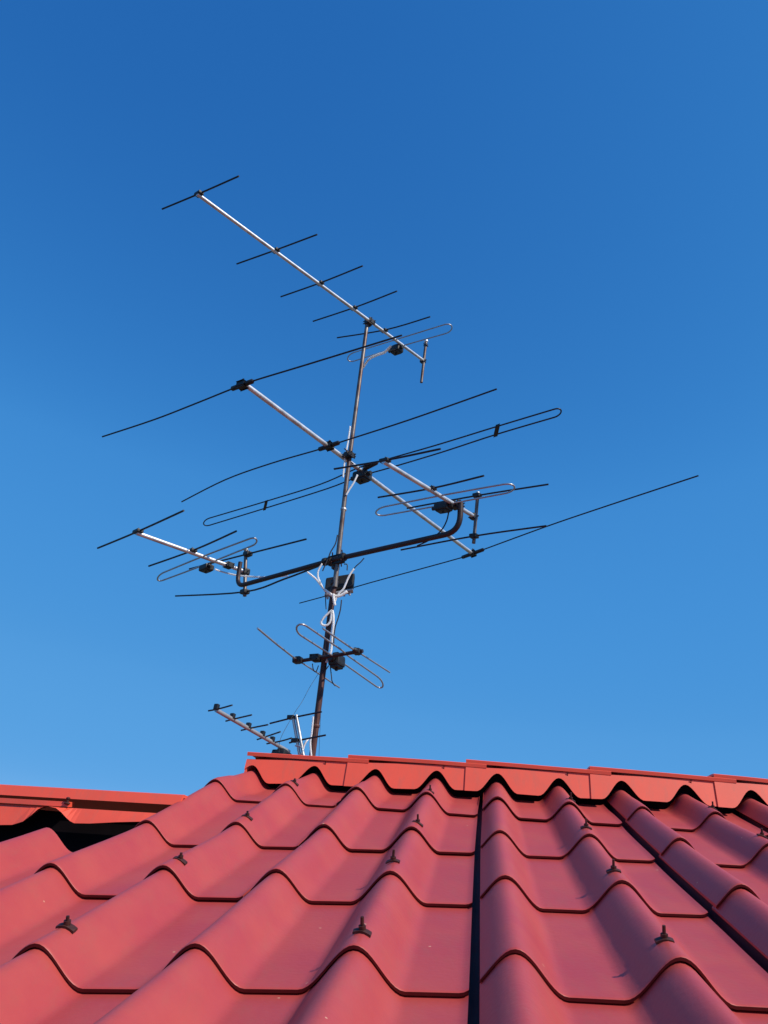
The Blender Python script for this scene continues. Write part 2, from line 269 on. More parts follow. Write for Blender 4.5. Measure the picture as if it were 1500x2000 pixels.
# ------------------------------------------------------------------ roof
W0 = 0.2                                   # metres from crest to crest
EX, EY, EZ, T0, CC, Q = V(RF['ex']), V(RF['ey']), V(RF['ez']), V(RF['t']), RF['c'], RF['q']
H = 0.265
def corr(a, v):
    ks, vs, T = RF['ks'], RF['vs'], RF['T']
    a = min(max(a, ks[0]), ks[-1]-1e-6); v = min(max(v, vs[0]), vs[-1]-1e-6)
    i = int(a-ks[0]); fa = a-ks[0]-i
    j = max(n for n in range(len(vs)-1) if vs[n] <= v); fv = (v-vs[j])/(vs[j+1]-vs[j])
    fv = fv*fv*(3-2*fv)
    g_ = lambda q: (T[j][i][q]*(1-fa)+T[j][i+1][q]*fa)*(1-fv)+(T[j+1][i][q]*(1-fa)+T[j+1][i+1][q]*fa)*fv
    return g_(0), g_(1)
def S(a, v, z):
    """roof coordinates (crest number, course number, height above the crests) to metres"""
    da, dz = corr(a, v)
    vv = min(v, 4.6)
    zz = z+Q[1]*a*v+Q[2]*(vv*vv+2*vv*(v-vv))+Q[3]*a*a+dz
    return (T0+EX*(a+da)+EY*(-v*CC+Q[0]*a)+EZ*zz)*W0
def prof(d):
    d = abs((d+.5) % 1-.5)
    u = min(d/.335, 1.0)
    # rounded crest, straight flank, quick foot
    g0 = .5-.5*math.cos(math.pi*u)
    return -H*(g0*.75+.25*u*u*(3-2*u))
VR = 0.10
TH, LIP = 0.026, 0.044
lipmb = MB(); gutmb = MB()
def tile(mb, c, v0, v1):
    """one two-crest tile between course lines v0 (top) and v1 (lower lip); c = number of its second crest"""
    aL, aR = c-1-.212, c+.722
    n = 64; sx = random.uniform(-.012, .012); tz = random.uniform(-.006, .008); sl = random.uniform(-.006, .006); tw = random.uniform(-.004, .004)
    cols = [aL+(aR-aL)*i/n for i in range(n+1)]
    rows = [(v0, 0.0, 0), (v0+.25*(v1-v0), .25, 0), (v0+.5*(v1-v0), .5, 0), (v0+.75*(v1-v0), .75, 0), (v0+.93*(v1-v0), .93, 0), (v1-.012, 1.0, 0), (v1-.003, 1.0, -.002), (v1, 1.0, -.007)]
    vs = []
    for (v, t, dz) in rows:
        for a in cols:
            z = prof(a)+LIP*t+tz+dz+tw*(a-c)
            vs.append(S(a, v+sx*t+sl*(a-c)*t, z-.004*(1-t)))
    m_ = n+1
    fs = [(r*m_+i, (r+1)*m_+i, (r+1)*m_+i+1, r*m_+i+1) for r in range(len(rows)-1) for i in range(n)]
    mb.add(vs, fs, True)
    # front edge, under side, both side edges
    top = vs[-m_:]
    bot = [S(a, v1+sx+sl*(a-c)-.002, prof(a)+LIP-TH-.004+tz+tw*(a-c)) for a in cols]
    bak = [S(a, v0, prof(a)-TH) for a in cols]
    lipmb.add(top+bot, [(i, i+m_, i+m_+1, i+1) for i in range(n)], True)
    mb.add(bot+bak, [(i, i+m_, i+m_+1, i+1) for i in range(n)], True)
    # side gutter, tucked under the next tile, joint shade painted into its colour
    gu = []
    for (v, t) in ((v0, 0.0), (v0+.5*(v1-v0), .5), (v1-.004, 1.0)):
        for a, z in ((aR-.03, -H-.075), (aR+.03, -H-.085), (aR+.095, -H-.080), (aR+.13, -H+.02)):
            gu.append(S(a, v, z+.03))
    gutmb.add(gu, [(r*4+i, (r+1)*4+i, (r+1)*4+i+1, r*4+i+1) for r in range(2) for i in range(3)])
    for idx in (0, n):
        sd_ = [vs[r*m_+idx] for r in range(len(rows))]; q = sd_+[bot[idx], bak[idx]]
        mb.add(q, [tuple(range(len(q)))])
roof = thing('tiled_roof', 'wavy red tiled roof filling the bottom of the photo, with orange red ridge caps', 'roof', S(0, 2, 0))
mb = MB()
NV = 6
for c in range(-8, 11, 2):
    for v in range(1, NV+1):
        lo = VR-.25 if v == 1 else v-1-.06
        if c <= -4:
            if v <= 2: continue
            if v == 3: lo = 2.12
        tile(mb, c, lo, v)
cover = mb.build('tile_covering', M['tile'], roof)
gutmb.build('side_gutters', M['gutter'], cover, 'gutters between the tile columns, shade painted into their dark colour')
lipmb.build('lower_edges', M['edge'], cover, 'lower edges of the tile courses, shadow gap painted on as dark red')
# felt under the tiles, coloured black as shade, seen only through the gaps
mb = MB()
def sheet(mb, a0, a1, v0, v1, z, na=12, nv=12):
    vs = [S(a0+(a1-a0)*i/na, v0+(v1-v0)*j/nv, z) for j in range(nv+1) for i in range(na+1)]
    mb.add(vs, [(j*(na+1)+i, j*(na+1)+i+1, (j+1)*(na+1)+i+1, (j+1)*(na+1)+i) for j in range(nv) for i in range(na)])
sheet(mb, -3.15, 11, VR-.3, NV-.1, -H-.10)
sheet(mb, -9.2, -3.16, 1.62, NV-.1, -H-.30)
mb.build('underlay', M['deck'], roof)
# rear slope, falling away behind the ridge
mb = MB()
def rear(a, d, z):
    p = S(a, VR-.25, -H*1.3+z)
    return p + V((EY.x, EY.y, 0)).normalized()*d + V((0, 0, -d*.33))
n = 200; nd = 8
vs = [rear(-3.2+(14.2)*i/n, 2.85*j/nd, prof(-3.2+14.2*i/n)*W0) for j in range(nd+1) for i in range(n+1)]
mb.add(vs, [(j*(n+1)+i, j*(n+1)+i+1, (j+1)*(n+1)+i+1, (j+1)*(n+1)+i) for j in range(nd) for i in range(n)], True)
vs = [rear(-12+8.8*i/n, .55+2.3*j/nd, prof(-12+8.8*i/n)*W0) for j in range(nd+1) for i in range(n+1)]
mb.add(vs, [(j*(n+1)+i, j*(n+1)+i+1, (j+1)*(n+1)+i+1, (j+1)*(n+1)+i) for j in range(nd) for i in range(n)], True)
mb.build('rear_slope', M['tile'], roof)

# ridge caps: each two crests long, lapping over the one before
def cap_piece(a0, a1, k, lower=False):
    root_a = (a0+a1)/2
    n = 48
    bot_z = lambda a: prof(a)+.158+.010*math.sin(a*2.3)
    up_ = .013*(k % 2)
    mb = MB(); yo = VR+.06
    f_top = .235
    cols = [a0+(a1-a0)*i/n for i in range(n+1)]
    slant = lambda z: (f_top-z)*.32
    # each face sits a little prouder at its left (lapping) end
    pr = lambda a: .012*(1-(a-a0)/(a1-a0))
    fr = [S(a, yo+slant(bot_z(a))+pr(a), bot_z(a)) for a in cols]; ft = [S(a, yo+pr(a), f_top) for a in cols]
    fb = [S(a, yo+slant(bot_z(a))+pr(a)-.012, bot_z(a)-.004) for a in cols]; fbt = [S(a, yo+pr(a)-.012, f_top) for a in cols]
    N = n+1
    mb.add(fr+ft, [(i, i+1, i+1+N, i+N) for i in range(n)], False)
    mb.add(fb+fbt, [(i, i+1, i+1+N, i+N) for i in range(n)], False)
    mb.add(fr+fb, [(i, i+1, i+1+N, i+N) for i in range(n)], False)
    for i in (0, n): mb.add([fr[i], ft[i], fbt[i], fb[i]], [(0, 1, 2, 3)])
    o = mb.build('ridge_cap', M['cap'], roof)
    # folded top plate with a front flange, lifted where it laps over the piece before
    mb = MB(); b0 = a0; b1 = a1+.34
    lift = lambda a: .062*(1-(a-b0)/(b1-b0))-.012
    hz = V((EY.x, EY.y, 0)).normalized()*W0
    sec = [(.030, .0), (.036, .052), (.028, .060), (-.10, .066), (-.45, .062), (-.80, -.10), (-.80, -.13), (-.45, .03), (-.10, .036), (.016, .030), (.016, .0)]
    vs = []
    cs = [b0+(b1-b0)*i/10 for i in range(11)]
    for a in cs:
        for (dv, z) in sec: vs.append(S(a, yo, f_top)-hz*dv+V((0, 0, (z+lift(a))*W0)))
    m_ = len(sec)
    mb.add(vs, [(i*m_+j, i*m_+(j+1) % m_, (i+1)*m_+(j+1) % m_, (i+1)*m_+j) for i in range(10) for j in range(m_)])
    mb.add(vs[:m_], [tuple(range(m_))]); mb.add(vs[-m_:], [tuple(range(m_))])
    mb.build('top_plate', M['cap'], o)
    # short joint seam seen on the face left of each lap
    mb = MB(); a = a0-.36
    if k > 0:
        mb.box(S(a, yo+.016, .185), EX*W0*.006, EY*W0*.006, EZ*W0*.055, 0)
        mb.build('joint_seam', M['screw'], o)
cap_edges = [-3.11, -1.47, .475, 2.50, 4.45, 6.45, 8.45, 10.45]
for k in range(len(cap_edges)-1): cap_piece(cap_edges[k], cap_edges[k+1], k)
# closing plate at the left end and filler coloured black as the shade behind the scalloped edge
mb = MB()
hz = V((EY.x, EY.y, 0)).normalized()*W0
p_ = S(-3.11, VR+.06, .22)
q = [p_, p_+hz*.7, p_+hz*.7-V((0, 0, .35*W0)), S(-3.11, VR+.16, -.10)]
mb.add(q, [(0, 1, 2, 3)]); q2 = [x+EX*.006 for x in q]; mb.add(q2, [(0, 1, 2, 3)]); mb.add(q+q2, [(0, 1, 5, 4), (1, 2, 6, 5), (2, 3, 7, 6), (3, 0, 4, 7)])
mb.build('end_plate', M['cap'], roof)
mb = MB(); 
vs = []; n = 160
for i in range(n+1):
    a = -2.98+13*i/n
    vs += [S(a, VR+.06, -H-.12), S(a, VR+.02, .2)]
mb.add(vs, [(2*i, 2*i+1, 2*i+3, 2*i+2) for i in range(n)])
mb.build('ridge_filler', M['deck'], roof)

# the lower ridge on the left
LP = S(-4, 1.5, 0)
def L(a, z, d=0.0):      # along the ridge from crest -4, height, distance toward the camera (all in crest widths)
    return S(-4, 1.5, 0)-EZ*0 + EX*(a+4)*W0 + V((0, 0, z*W0)) - V((EY.x, EY.y, 0)).normalized()*d*W0
bot = [(-9.0, -.60), (-8.1, -.59), (-7.9, -.55), (-7.6, -.34), (-7.4, -.35), (-7.0, -.50), (-5.74, -.470), (-5.32, -.438), (-5.05, -.413), (-4.92, -.363), (-4.84, -.29), (-4.76, -.205), (-4.70, -.172), (-4.63, -.16), (-4.525, -.171), (-4.44, -.215), (-4.36, -.271), (-4.30, -.305), (-4.24, -.324), (-4.04, -.31), (-3.7, -.265), (-3.4, -.233), (-3.0, -.19)]
tz = lambda a: .051+(a+5.482)*.0315
mb = MB()
fr = [L(a, z, .22) for a, z in bot]; ft = [L(a, tz(a)-.235, .10) for a, z in bot]; N = len(bot)
fb = [L(a, z, .19) for a, z in bot]; fbt = [L(a, tz(a)-.235, .07) for a, z in bot]
for A_, B_ in ((fr, ft), (fb, fbt), (fr, fb), (ft, fbt)): mb.add(A_+B_, [(i, i+1, i+1+N, i+N) for i in range(N-1)])
lr = mb.build('ridge_cap', M['cap'], roof, 'lower orange ridge cap at the left, standing above a dark gap')
mb = MB()
def bar_(mb, a0, a1, sec, fz):
    vs = [];
    for a in (a0, (a0+a1)/2, a1): vs += [L(a, fz(a)+z, d) for (z, d) in sec]
    m_ = len(sec)
    mb.add(vs, [(i*m_+j, i*m_+(j+1) % m_, (i+1)*m_+(j+1) % m_, (i+1)*m_+j) for i in range(2) for j in range(m_)])
    mb.add(vs[:m_], [tuple(range(m_))]); mb.add(vs[-m_:], [tuple(range(m_))])
bar_(mb, -9, -2.99, [(-.125, .06), (0, .00), (.01, -.05), (-.02, -.6), (-.25, -.9), (-.27, -.9), (-.04, -.6), (-.03, -.05), (-.12, .04)], tz)
mb.build('top_plate', M['cap'], lr)
mb = MB()
bar_(mb, -9, -4.42, [(-.225, .13), (-.165, .12), (-.160, -.02), (-.22, -.02)], tz)
mb.build('flange_strip', M['cap'], lr)
mb = MB(); p0 = L(-4.44, tz(-4.44)-.17, .13)
mb.tube([p0, p0+V((0, 0, .008))], .003, 8); mb.ball(p0+V((0, 0, .009)), .0055, (1, 1, .6)); mb.ball(p0+V((0, 0, -.003)), .007, (1.2, 1, .5))
mb.build('roofing_screw', M['screw'], roof)
# boards that close the roof toward the lower ridge, black to paint the gap's shade
mb = MB()
q = [S(-3.18, VR-.4, -H-.02), S(-3.18, 1.6, -H-.02), S(-3.18, 1.6, -1.2), S(-3.18, VR-.4, -1.2)]
mb.add(q, [(0, 1, 2, 3)])
q = [L(-9, -.2, -.05), L(-3.0, -.2, -.05), L(-3.0, -1.3, -.05), L(-9, -1.3, -.05)]
mb.add(q, [(0, 1, 2, 3)])
mb.build('cheek_board', M['deck'], roof)

# screws with saddle washers on every second crest
def find_v(k, t): return t
SC = [(0.04, 0.96), (0.05, 1.88), (-0.02, 2.82), (0.01, 3.86), (2.03, 0.92), (2.0, 1.84), (1.98, 2.84), (1.98, 3.82), (-1.93, 0.9), (-1.96, 1.86), (-1.95, 2.86), (-1.98, 3.84), (4.04, 0.86), (4.04, 1.8), (-2, 4.85), (0, 4.85), (2, 4.85), (4, 2.84), (4, 3.86), (-4, 2.87), (-4, 3.86), (6.02, 0.86), (6, 1.85)]
for (a, v) in SC:
    base = S(a, v, prof(a)+LIP*((v-VR) % 1 if v < 1 else v-int(v)))
    n_ = EZ; mb = MB(); s_ = random.uniform(.92, 1.08)
    lean = V((random.uniform(-.08, .08), random.uniform(-.05, .05), 0))
    # washer bent over the crest
    vs = []
    for j, dd in enumerate((-.036, -.02, .0, .02, .036)):
        wy = (.02, .045, .05, .045, .02)[j]
        for kx in range(9):
            x = (-.060+.120*kx/8)*s_
            vs.append(base+EX*x*W0+EY*dd*W0*.8+EZ*((prof(a+x)-prof(a))*.62+.012+.012*(1-abs(x)/.085)*(1 if abs(dd) < .03 else .5))*W0)
    mb.add(vs, [(j*9+i, j*9+i+1, j*9+10+i, j*9+9+i) for j in range(4) for i in range(8)], True)
    lo = [p_-EZ*.0028 for p_ in vs]; mb.add(lo, [(j*9+i, j*9+i+1, j*9+10+i, j*9+9+i) for j in range(4) for i in range(8)], True)
    rim = [0, 1, 2, 3, 4, 5, 6, 7, 8, 17, 26, 35, 44, 43, 42, 41, 40, 39, 38, 37, 36, 27, 18, 9]
    mb.add([vs[i] for i in rim]+[lo[i] for i in rim], [(i, (i+1) % 24, 24+(i+1) % 24, 24+i) for i in range(24)])
    ax = (EZ+lean).normalized()
    mb.tube([base+ax*.004, base+ax*.0085], .0050*s_, 6)
    mb.tube([base+ax*.008, base+ax*.0215*s_*(.62 if a < -1 else .9)], .0026, 8, .0024)
    mb.build('roofing_screw', M['screw'], roof)

# ------------------------------------------------------------------ mast
MP = [V(x) for x in D['mast']]
foot = MP[0]
mast = thing('antenna_mast', 'tall thin rusty steel mast standing behind the roof ridge, carrying all the aerials', 'mast', foot)
mb = MB(); mb.tube([MP[0], MP[1], MP[1].lerp(MP[2], .5), MP[2]], .0185, 16, .0175); mb.build('lower_pole', M['rust'], mast, 'dark rusty lower pole')
mb = MB(); j0 = MP[2]-V((0, 0, .06)); off = V((.006, -.012, 0))
mb.tube([j0+off*1.0, MP[2]+off, MP[2].lerp(MP[3], .35)+V((-.004, 0, 0)), MP[2].lerp(MP[3], .7)+V((-.002, 0, 0)), MP[3]+V((0, 0, -.005))], .0165, 16, .0135)
mb.build('upper_pole', M['pipe'], mast, 'greyer upper pole')
def collar(p, r, h, m='plastic', name='clamp', ax=V((0, 0, 1)), parent=mast):
    mb = MB(); p = V(p)
    mb.tube([p-ax*h/2, p-ax*h/2+ax*.003, p+ax*h/2-ax*.003, p+ax*h/2], [r-.003, r, r, r-.003], 14)
    return mb.build(name, M[m], parent)
collar(MP[2]+V((0, 0, -.03)), .026, .03, 'darkpipe')
collar(MP[2]+V((0, 0, .07)), .0235, .02, 'darkpipe')
collar(MP[1]+V((.002, 0, .16)), .0225, .02, 'rust')
collar(MP[2].lerp(MP[3], .24), .0205, .018, 'alu_dull')
mb = MB()
for k in range(3):
    a = 2*math.pi*k/3+.4; e = foot+V((.20*math.cos(a), .20*math.sin(a), -.02)); mb.tube([foot+V((0, 0, .28)), e], .008, 8)
mb.tube([foot+V((0, 0, -.02)), foot+V((0, 0, .005))], .07, 16)
mb.build('foot_bracket', M['rust'], mast)

def ubolt(c, ax, r, parent, boomdir, name='mast_clamp'):
    """clamp joining a boom to a pole: plate, half shell, two threaded bolts with nuts"""
    mb = MB(); c = V(c); ax = V(ax).normalized(); b = V(boomdir); b = (b-ax*b.dot(ax)).normalized(); s = ax.cross(b)
    mb.box(c+s*.004, b*.026, s*.018, ax*.022, .2)
    for q in (-1, 1):
        o = c+ax*.010*q
        mb.tube([o-b*.020-s*.05, o-b*.020+s*.035], .0035, 6); mb.tube([o+b*.020-s*.05, o+b*.020+s*.035], .0035, 6)
    mb.box(c-s*.034, b*.030, s*.004, ax*.018, .2)
    return mb.build(name, M['plastic'], parent)

# ------------------------------------------------------------------ cross arm
AP = [V(x) for x in D['arm']]
arm = thing('cross_arm', 'long dark horizontal pipe across the mast, both ends bent upward to hold an aerial', 'pole', AP[2])
pl = [AP[0], AP[0].lerp(AP[1], .45)]
def bend(p0, c, p1, r, n=7):
    a = c+(V(p0)-V(c)).normalized()*r; b = c+(V(p1)-V(c)).normalized()*r
    return [a.lerp(c, t).lerp(c.lerp(b, t), t) for t in [i/n for i in range(n+1)]]
def arm_tube(pts, r0, r1, nm, label=None):
    mb = MB(); mb.tube(pts, r0, 14, r1); return mb.build(nm, M['darkpipe'], arm, label)
pL = [AP[0]]+bend(AP[0], AP[1], AP[2], .085)+[AP[1].lerp(AP[2], .5), AP[2]]
pR = [AP[2], AP[2].lerp(AP[3], .5)]+bend(AP[2], AP[3], AP[4], .10)+[AP[4]]
mb = MB(); mb.tube(pL+pR[1:], .0155, 14, .0165); mb.build('bent_pipe', M['darkpipe'], arm)
ad = (AP[3]-AP[1]).normalized()
for t in (-.055, .055, -.10):
    collar(AP[2]+ad*t, .026, .028, 'plastic', 'clamp', ad, arm)
mb = MB(); mb.box(AP[2]+V((0, .012, 0)), ad*.06, ad.cross(V((0, 0, 1)))*.010, V((0, 0, 1))*.030); mb.build('clamp_plate', M['plastic'], arm)
for t in (-.04, .04):
    for h in (.03, -.03):
        mb = MB(); mb.tube([AP[2]+ad*t+V((0, -.05, h)), AP[2]+ad*t+V((0, .07, h))], .004, 6); mb.build('bolt', M['screw'], arm)

# ------------------------------------------------------------------ Yagi aerials
def yagi(key, name, label, rb, rr, group=None, rod_m='rod', boom_m='alu', box=(.05, .035, .026), loop_w=None, ang=None, clamp_ax=V((0, 0, 1))):
    d = D[key]; nn = V(d['n']); b0, b1 = V(d['boom'][0]), V(d['boom'][1]); bd = (b1-b0).normalized()
    ed = nn.cross(bd).normalized()
    root_p = V(d['mount'][0]) if 'mount' in d else b1
    t = thing(name, label, 'aerial', root_p, group)
    up_ = nn*(rb*.9)
    # boom with open tube ends
    mb = MB(); mb.tube([b0-bd*.012, b0.lerp(b1, .5), b1+bd*.012], rb, 14); boom = mb.build('boom', M[boom_m], t)
    return t, d, nn, b0, b1, bd, ed
def director(t, pts, rb, rr, nn, bd, m='rod', holder=True, sag=True, hs=1.0, name='director'):
    pts = [V(p)+nn*rb*.9 for p in pts]
    mb = MB(); mb.tube(spline(pts, 5) if len(pts) > 2 else pts, rr, 8); o = mb.build(name, M[m], t)
    return o
def holder(o, c, nn, bd, ed, rb, s=1.0):
    mb = MB(); c = V(c)
    mb.box(c+nn*rb*.75, bd*.018*s, ed*.028*s, nn*(rb*.75), .25)
    mb.tube([c+nn*rb*1.1, c+nn*(rb*1.1+.017*s)], .0035*s, 6)
    mb.build('holder', M['plastic'], o)
def closest(c, b0, bd):     # nearest point of the boom axis
    return b0+bd*(V(c)-b0).dot(bd)
def dipole(t, d, rr, nn, bd, ed, m='rodlite', lift=0.0):
    U = [V(x)+nn*lift for x in d['dipole_up']]; Lo = [V(x)+nn*lift*0 for x in d['dipole_lo']]
    def arc(a, b, out, n=9):
        c = (a+b)/2; r = (a-b).length/2; x = (a-b).normalized()
        return [c+x*math.cos(math.pi*i/n)*r+out*math.sin(math.pi*i/n)*r for i in range(1, n)]
    o1 = (U[-1]-U[-2]).normalized(); o0 = (U[0]-U[1]).normalized()
    top = spline(U, 5); lo = spline(Lo, 5)
    pts = top+arc(U[-1], Lo[-1], o1)+lo[::-1]+arc(Lo[0], U[0], o0)
    pts.append(pts[0])
    mb = MB(); mb.tube(pts, rr, 8, cap=False); return mb.build('folded_dipole', M[m], t)
def jbox(t, c, nn, bd, ed, s, drop=.0):
    mb = MB(); c = V(c)-nn*drop
    mb.box(c, bd*s[0], ed*s[1], nn*s[2], .22)
    mb.box(c-nn*s[2]*1.05, bd*s[0]*.75, ed*s[1]*.75, nn*s[2]*.25, .3)
    mb.tube([c-ed*s[1]*1.5-bd*s[0]*.2, c+ed*s[1]*1.5-bd*s[0]*.2], s[2]*.55, 10)
    mb.tube([c-nn*s[2], c-nn*s[2]*1.7], s[2]*.25, 8)
    mb.box(c+nn*s[2]*1.1, bd*s[0]*.55, ed*s[1]*.5, nn*s[2]*.35, .25)
    return mb.build('junction_box', M['plastic'], t)

# 1 the topmost aerial
t, d, nn, b0, b1, bd, ed = yagi('top', 'yagi_aerial', 'topmost aerial at the mast tip, long silver boom with five short dark rods', .0115, .0052)
for l in d['directors']:
    o = director(t, l, .0115, .0052, nn, bd); holder(o, closest(l[1], b0, bd), nn, bd, ed, .0115, .95)
dipole(t, d, .0048, nn, bd, ed, 'rodlite')
jbox(t, V(d['box'][0])-nn*.03, nn, bd, ed, (.035, .045, .026))
ubolt(d['mount'][0], (0, 0, 1), .02, t, bd)
bt, bb = [V(x) for x in d['bar']]
mb = MB(); mb.tube([bb, bt], .0115, 12); br = mb.build('reflector_bar', M['pipe'], t)
mb = MB(); mb.ball(bt+V((0, 0, .006)), .018, (1, 1, .9)); mb.build('end_cap', M['alu'], br)
mb = MB(); mb.box(bt-V((0, 0, .032)), bd*.010, ed*.016, V((0, 0, .010))); mb.tube([bt-V((0, 0, .03))-bd*.03, bt-V((0, 0, .03))+bd*.03], .0035, 6); mb.build('rod_holder', M['plastic'], br)
mb = MB(); mb.box(V(d['tail'][0]), bd*.02, ed*.020, V((0, 0, .020)), .25); mb.tube([V(d['tail'][0])-ed*.035, V(d['tail'][0])+ed*.03], .004, 6); mb.build('bar_clamp', M['plastic'], br)

# 2 the big low-band aerial in the middle
t, d, nn, b0, b1, bd, ed = yagi('big', 'yagi_aerial', 'largest aerial, thick silver boom halfway up the mast with four very long thin rods', .0155, .005)
ins = [V(x) for x in d['ins']]
def insul(o, a, b):
    mb = MB(); a = V(a); b = V(b); x = (b-a).normalized(); L_ = (b-a).length
    mb.tube([a, a+x*.008, a+x*L_*.36, a+x*L_*.42, a+x*L_*.58, a+x*L_*.64, b-x*.008, b], [.008, .0150, .0155, .012, .012, .0155, .0150, .008], 12)
    mb.box((a+b)/2, bd*.020, x*.022, nn*.018, .2); mb.tube([(a+b)/2, (a+b)/2+nn*.045], .005, 8)
    mb.build('insulator', M['plastic'], o)
for i, l in enumerate(d['directors']):
    o = director(t, l, 0.0, .0050, nn, bd); insul(o, ins[2*i], ins[2*i+1])
o = director(t, d['reflector'], 0.0, .0052, nn, bd, name='reflector'); insul(o, ins[6], ins[7])
dp = dipole(t, d, .0048, nn, bd, ed, 'rod')
for i in (0, 2):
    a, b = V(d['spacer'][i]), V(d['spacer'][i+1]); mb = MB(); mb.box((a+b)/2, (a-b)*.5+(a-b).normalized()*.006, ed*.011, nn*.007, .2); mb.build('spacer', M['plastic'], dp)
jbox(t, V(d['box'][0])-nn*.035, nn, bd, ed, (.045, .055, .030))
mb = MB(); mb.tube([ins[4], ins[4].lerp(ins[5], .1), ins[4].lerp(ins[5], .9), ins[5]], [.01, .017, .014, .007], 12); mb.build('insulator', M['plastic'], dp)
ubolt(d['mount'][0], (0, 0, 1), .02, t, bd)
for q in (-.03, .03):
    mb = MB(); mb.tube([V(d['mount'][0])+V((0, 0, q))-bd*.045, V(d['mount'][0])+V((0, 0, q))+bd*.06], .004, 6); mb.build('bolt', M['screw'], t)

# 3, 4 the two aerials on the ends of the cross arm
def armyagi(key, label, rb, rr, k):
    t, d, nn, b0, b1, bd, ed = yagi(key, 'yagi_aerial', label, rb, rr, 'aerials on the ends of the cross arm')
    for l in d['directors']:
        o = director(t, l, rb, rr, nn, bd, m='rod'); holder(o, closest(l[1], b0, bd), nn, bd, ed, rb, k)
    dipole(t, d, rr*.95, nn, bd, ed, 'rodlite')
    jbox(t, V(d['box'][0])-nn*rb*1.5, nn, bd, ed, (.034*k**.2, .046*k**.2, .021))
    c = V(d['mount'][0]); ubolt(closest(c, b0, bd), (0, 0, 1), .02, t, bd)
    bt, bb = [V(x) for x in d['bar']]
    mb = MB(); mb.tube([bb, bt], .0105*k, 12); br = mb.build('reflector_bar', M['pipe'], t)
    mb = MB(); mb.ball(bt+V((0, 0, .006)), .0145*k, (1, 1, .8)); mb.build('end_cap', M['alu'], br)
    for l in d['reflectors']:
        mb = MB(); mb.tube(spline(l, 5), rr, 8); o = mb.build('reflector', M['rod'], t)
        mb = MB(); mb.box(V(l[1]), bd*.020*k, ed*.024*k, V((0, 0, .013*k)), .25); mb.build('holder', M['plastic'], o)
    mb = MB(); c = V(d['tail'][0]); mb.box(c, bd*.022*k, ed*.020*k, V((0, 0, .020*k)), .25); mb.tube([c-ed*.035*k, c+ed*.035*k], .004, 6)
    mb.build('bar_clamp', M['plastic'], br)
    return t
armyagi('rs', 'small silver-boomed aerial clamped on the right upturned end of the cross arm', .0125, .0054, 1.0)
armyagi('ls', 'small silver-boomed aerial clamped on the left upturned end of the cross arm', .0150, .0066, 1.3)

# 5 the three-rod aerial low on the mast
t, d, nn, b0, b1, bd, ed = yagi('low', 'yagi_aerial', 'three-rod aerial low on the mast, short dark boom and grey rods slanting to the right', .0110, .006, boom_m='darkpipe')
l0, l1 = d['directors']
mb = MB(); mb.tube(l0[:3], .0058, 8); mb.tube(l0[3:], .0052, 8); o = mb.build('reflector', M['rodlite'], t)
mb = MB(); c = (V(l0[2])+V(l0[3]))/2; x = (V(l0[3])-V(l0[2])).normalized(); mb.tube([c-ed*.035, c-ed*.02, c+ed*.02, c+ed*.035], [.008, .019, .019, .008], 12); mb.box(c, bd*.026, ed*.024, nn*.018, .2); mb.build('holder', M['plastic'], o)
mb = MB(); mb.tube(l1[:2], .0055, 8); mb.tube(l1[2:], .0052, 8); o = mb.build('director', M['rodlite'], t)
mb = MB(); c = (V(l1[1])+V(l1[2]))/2; mb.tube([c-ed*.045, c-ed*.028, c+ed*.022, c+ed*.04], [.007, .017, .017, .008], 12); mb.box(c, bd*.022, ed*.022, nn*.016, .2); mb.build('holder', M['plastic'], o)
dipole(t, d, .0055, nn, bd, ed, 'rodlite')
jbox(t, V(d['box'][0])-nn*.01, nn, bd, ed, (.036, .046, .034))
c = V(d['mount'][0]); ubolt(closest(c, b0, bd)-bd*.02, (0, 0, 1), .02, t, bd)

# 6 the small aerial just above the ridge
t, d, nn, b0, b1, bd, ed = yagi('uhf', 'yagi_aerial', 'smallest aerial, just above the roof ridge left of the mast, with five short rods', .0105, .0045, boom_m='alu_dull')
for i, l in enumerate(d['directors']):
    o = director(t, [V(l[0]), V(l[1]), V(l[2])], .005, .0042, nn, bd)
    mb = MB(); c = closest(l[1], b0, bd); mb.box(c+nn*.014, bd*.010, ed*.012, nn*.014, .2); mb.build('holder', M['plastic'], o)
bt, bb = [V(x) for x in d['bar']]
mb = MB(); 
for s_ in (-.012, .012): mb.tube([bb+ed*s_, bt+ed*s_], .0085, 10)
mb.build('reflector_bar', M['alu_dull'], t)
for l in d['reflectors']:
    mb = MB(); mb.tube(l, .0050, 8); o = mb.build('reflector', M['rod'], t); mb = MB(); mb.box(V(l[1])+ed*.02, bd*.014, ed*.022, V((0, 0, .010)), .2); mb.build('holder', M['plastic'], o)
jbox(t, b1-bd*.05-nn*.040, nn, bd, ed, (.045, .040, .024))
hook = b1-bd*.10-ed*.11
mb = MB(); mb.tube(spline([hook+nn*.0, hook-ed*.03-nn*.005, hook-ed*.05-nn*.02, hook-ed*.045-nn*.045, hook+ed*.0-nn*.055, hook+ed*.1-nn*.05], 5), .0045, 8); mb.build('folded_dipole', M['rodlite'], t)
mp = foot+(MP[1]-foot)*((b1.z-.06-foot.z)/(MP[1].z-foot.z))
mb = MB(); mb.tube([b1-nn*.05, b1-nn*.05+bd*.02, mp], .010, 8); mb.box(mp, V((.03, 0, 0)), V((0, .03, 0)), V((0, 0, .02))); mb.build('mounting_arm', M['darkpipe'], t)

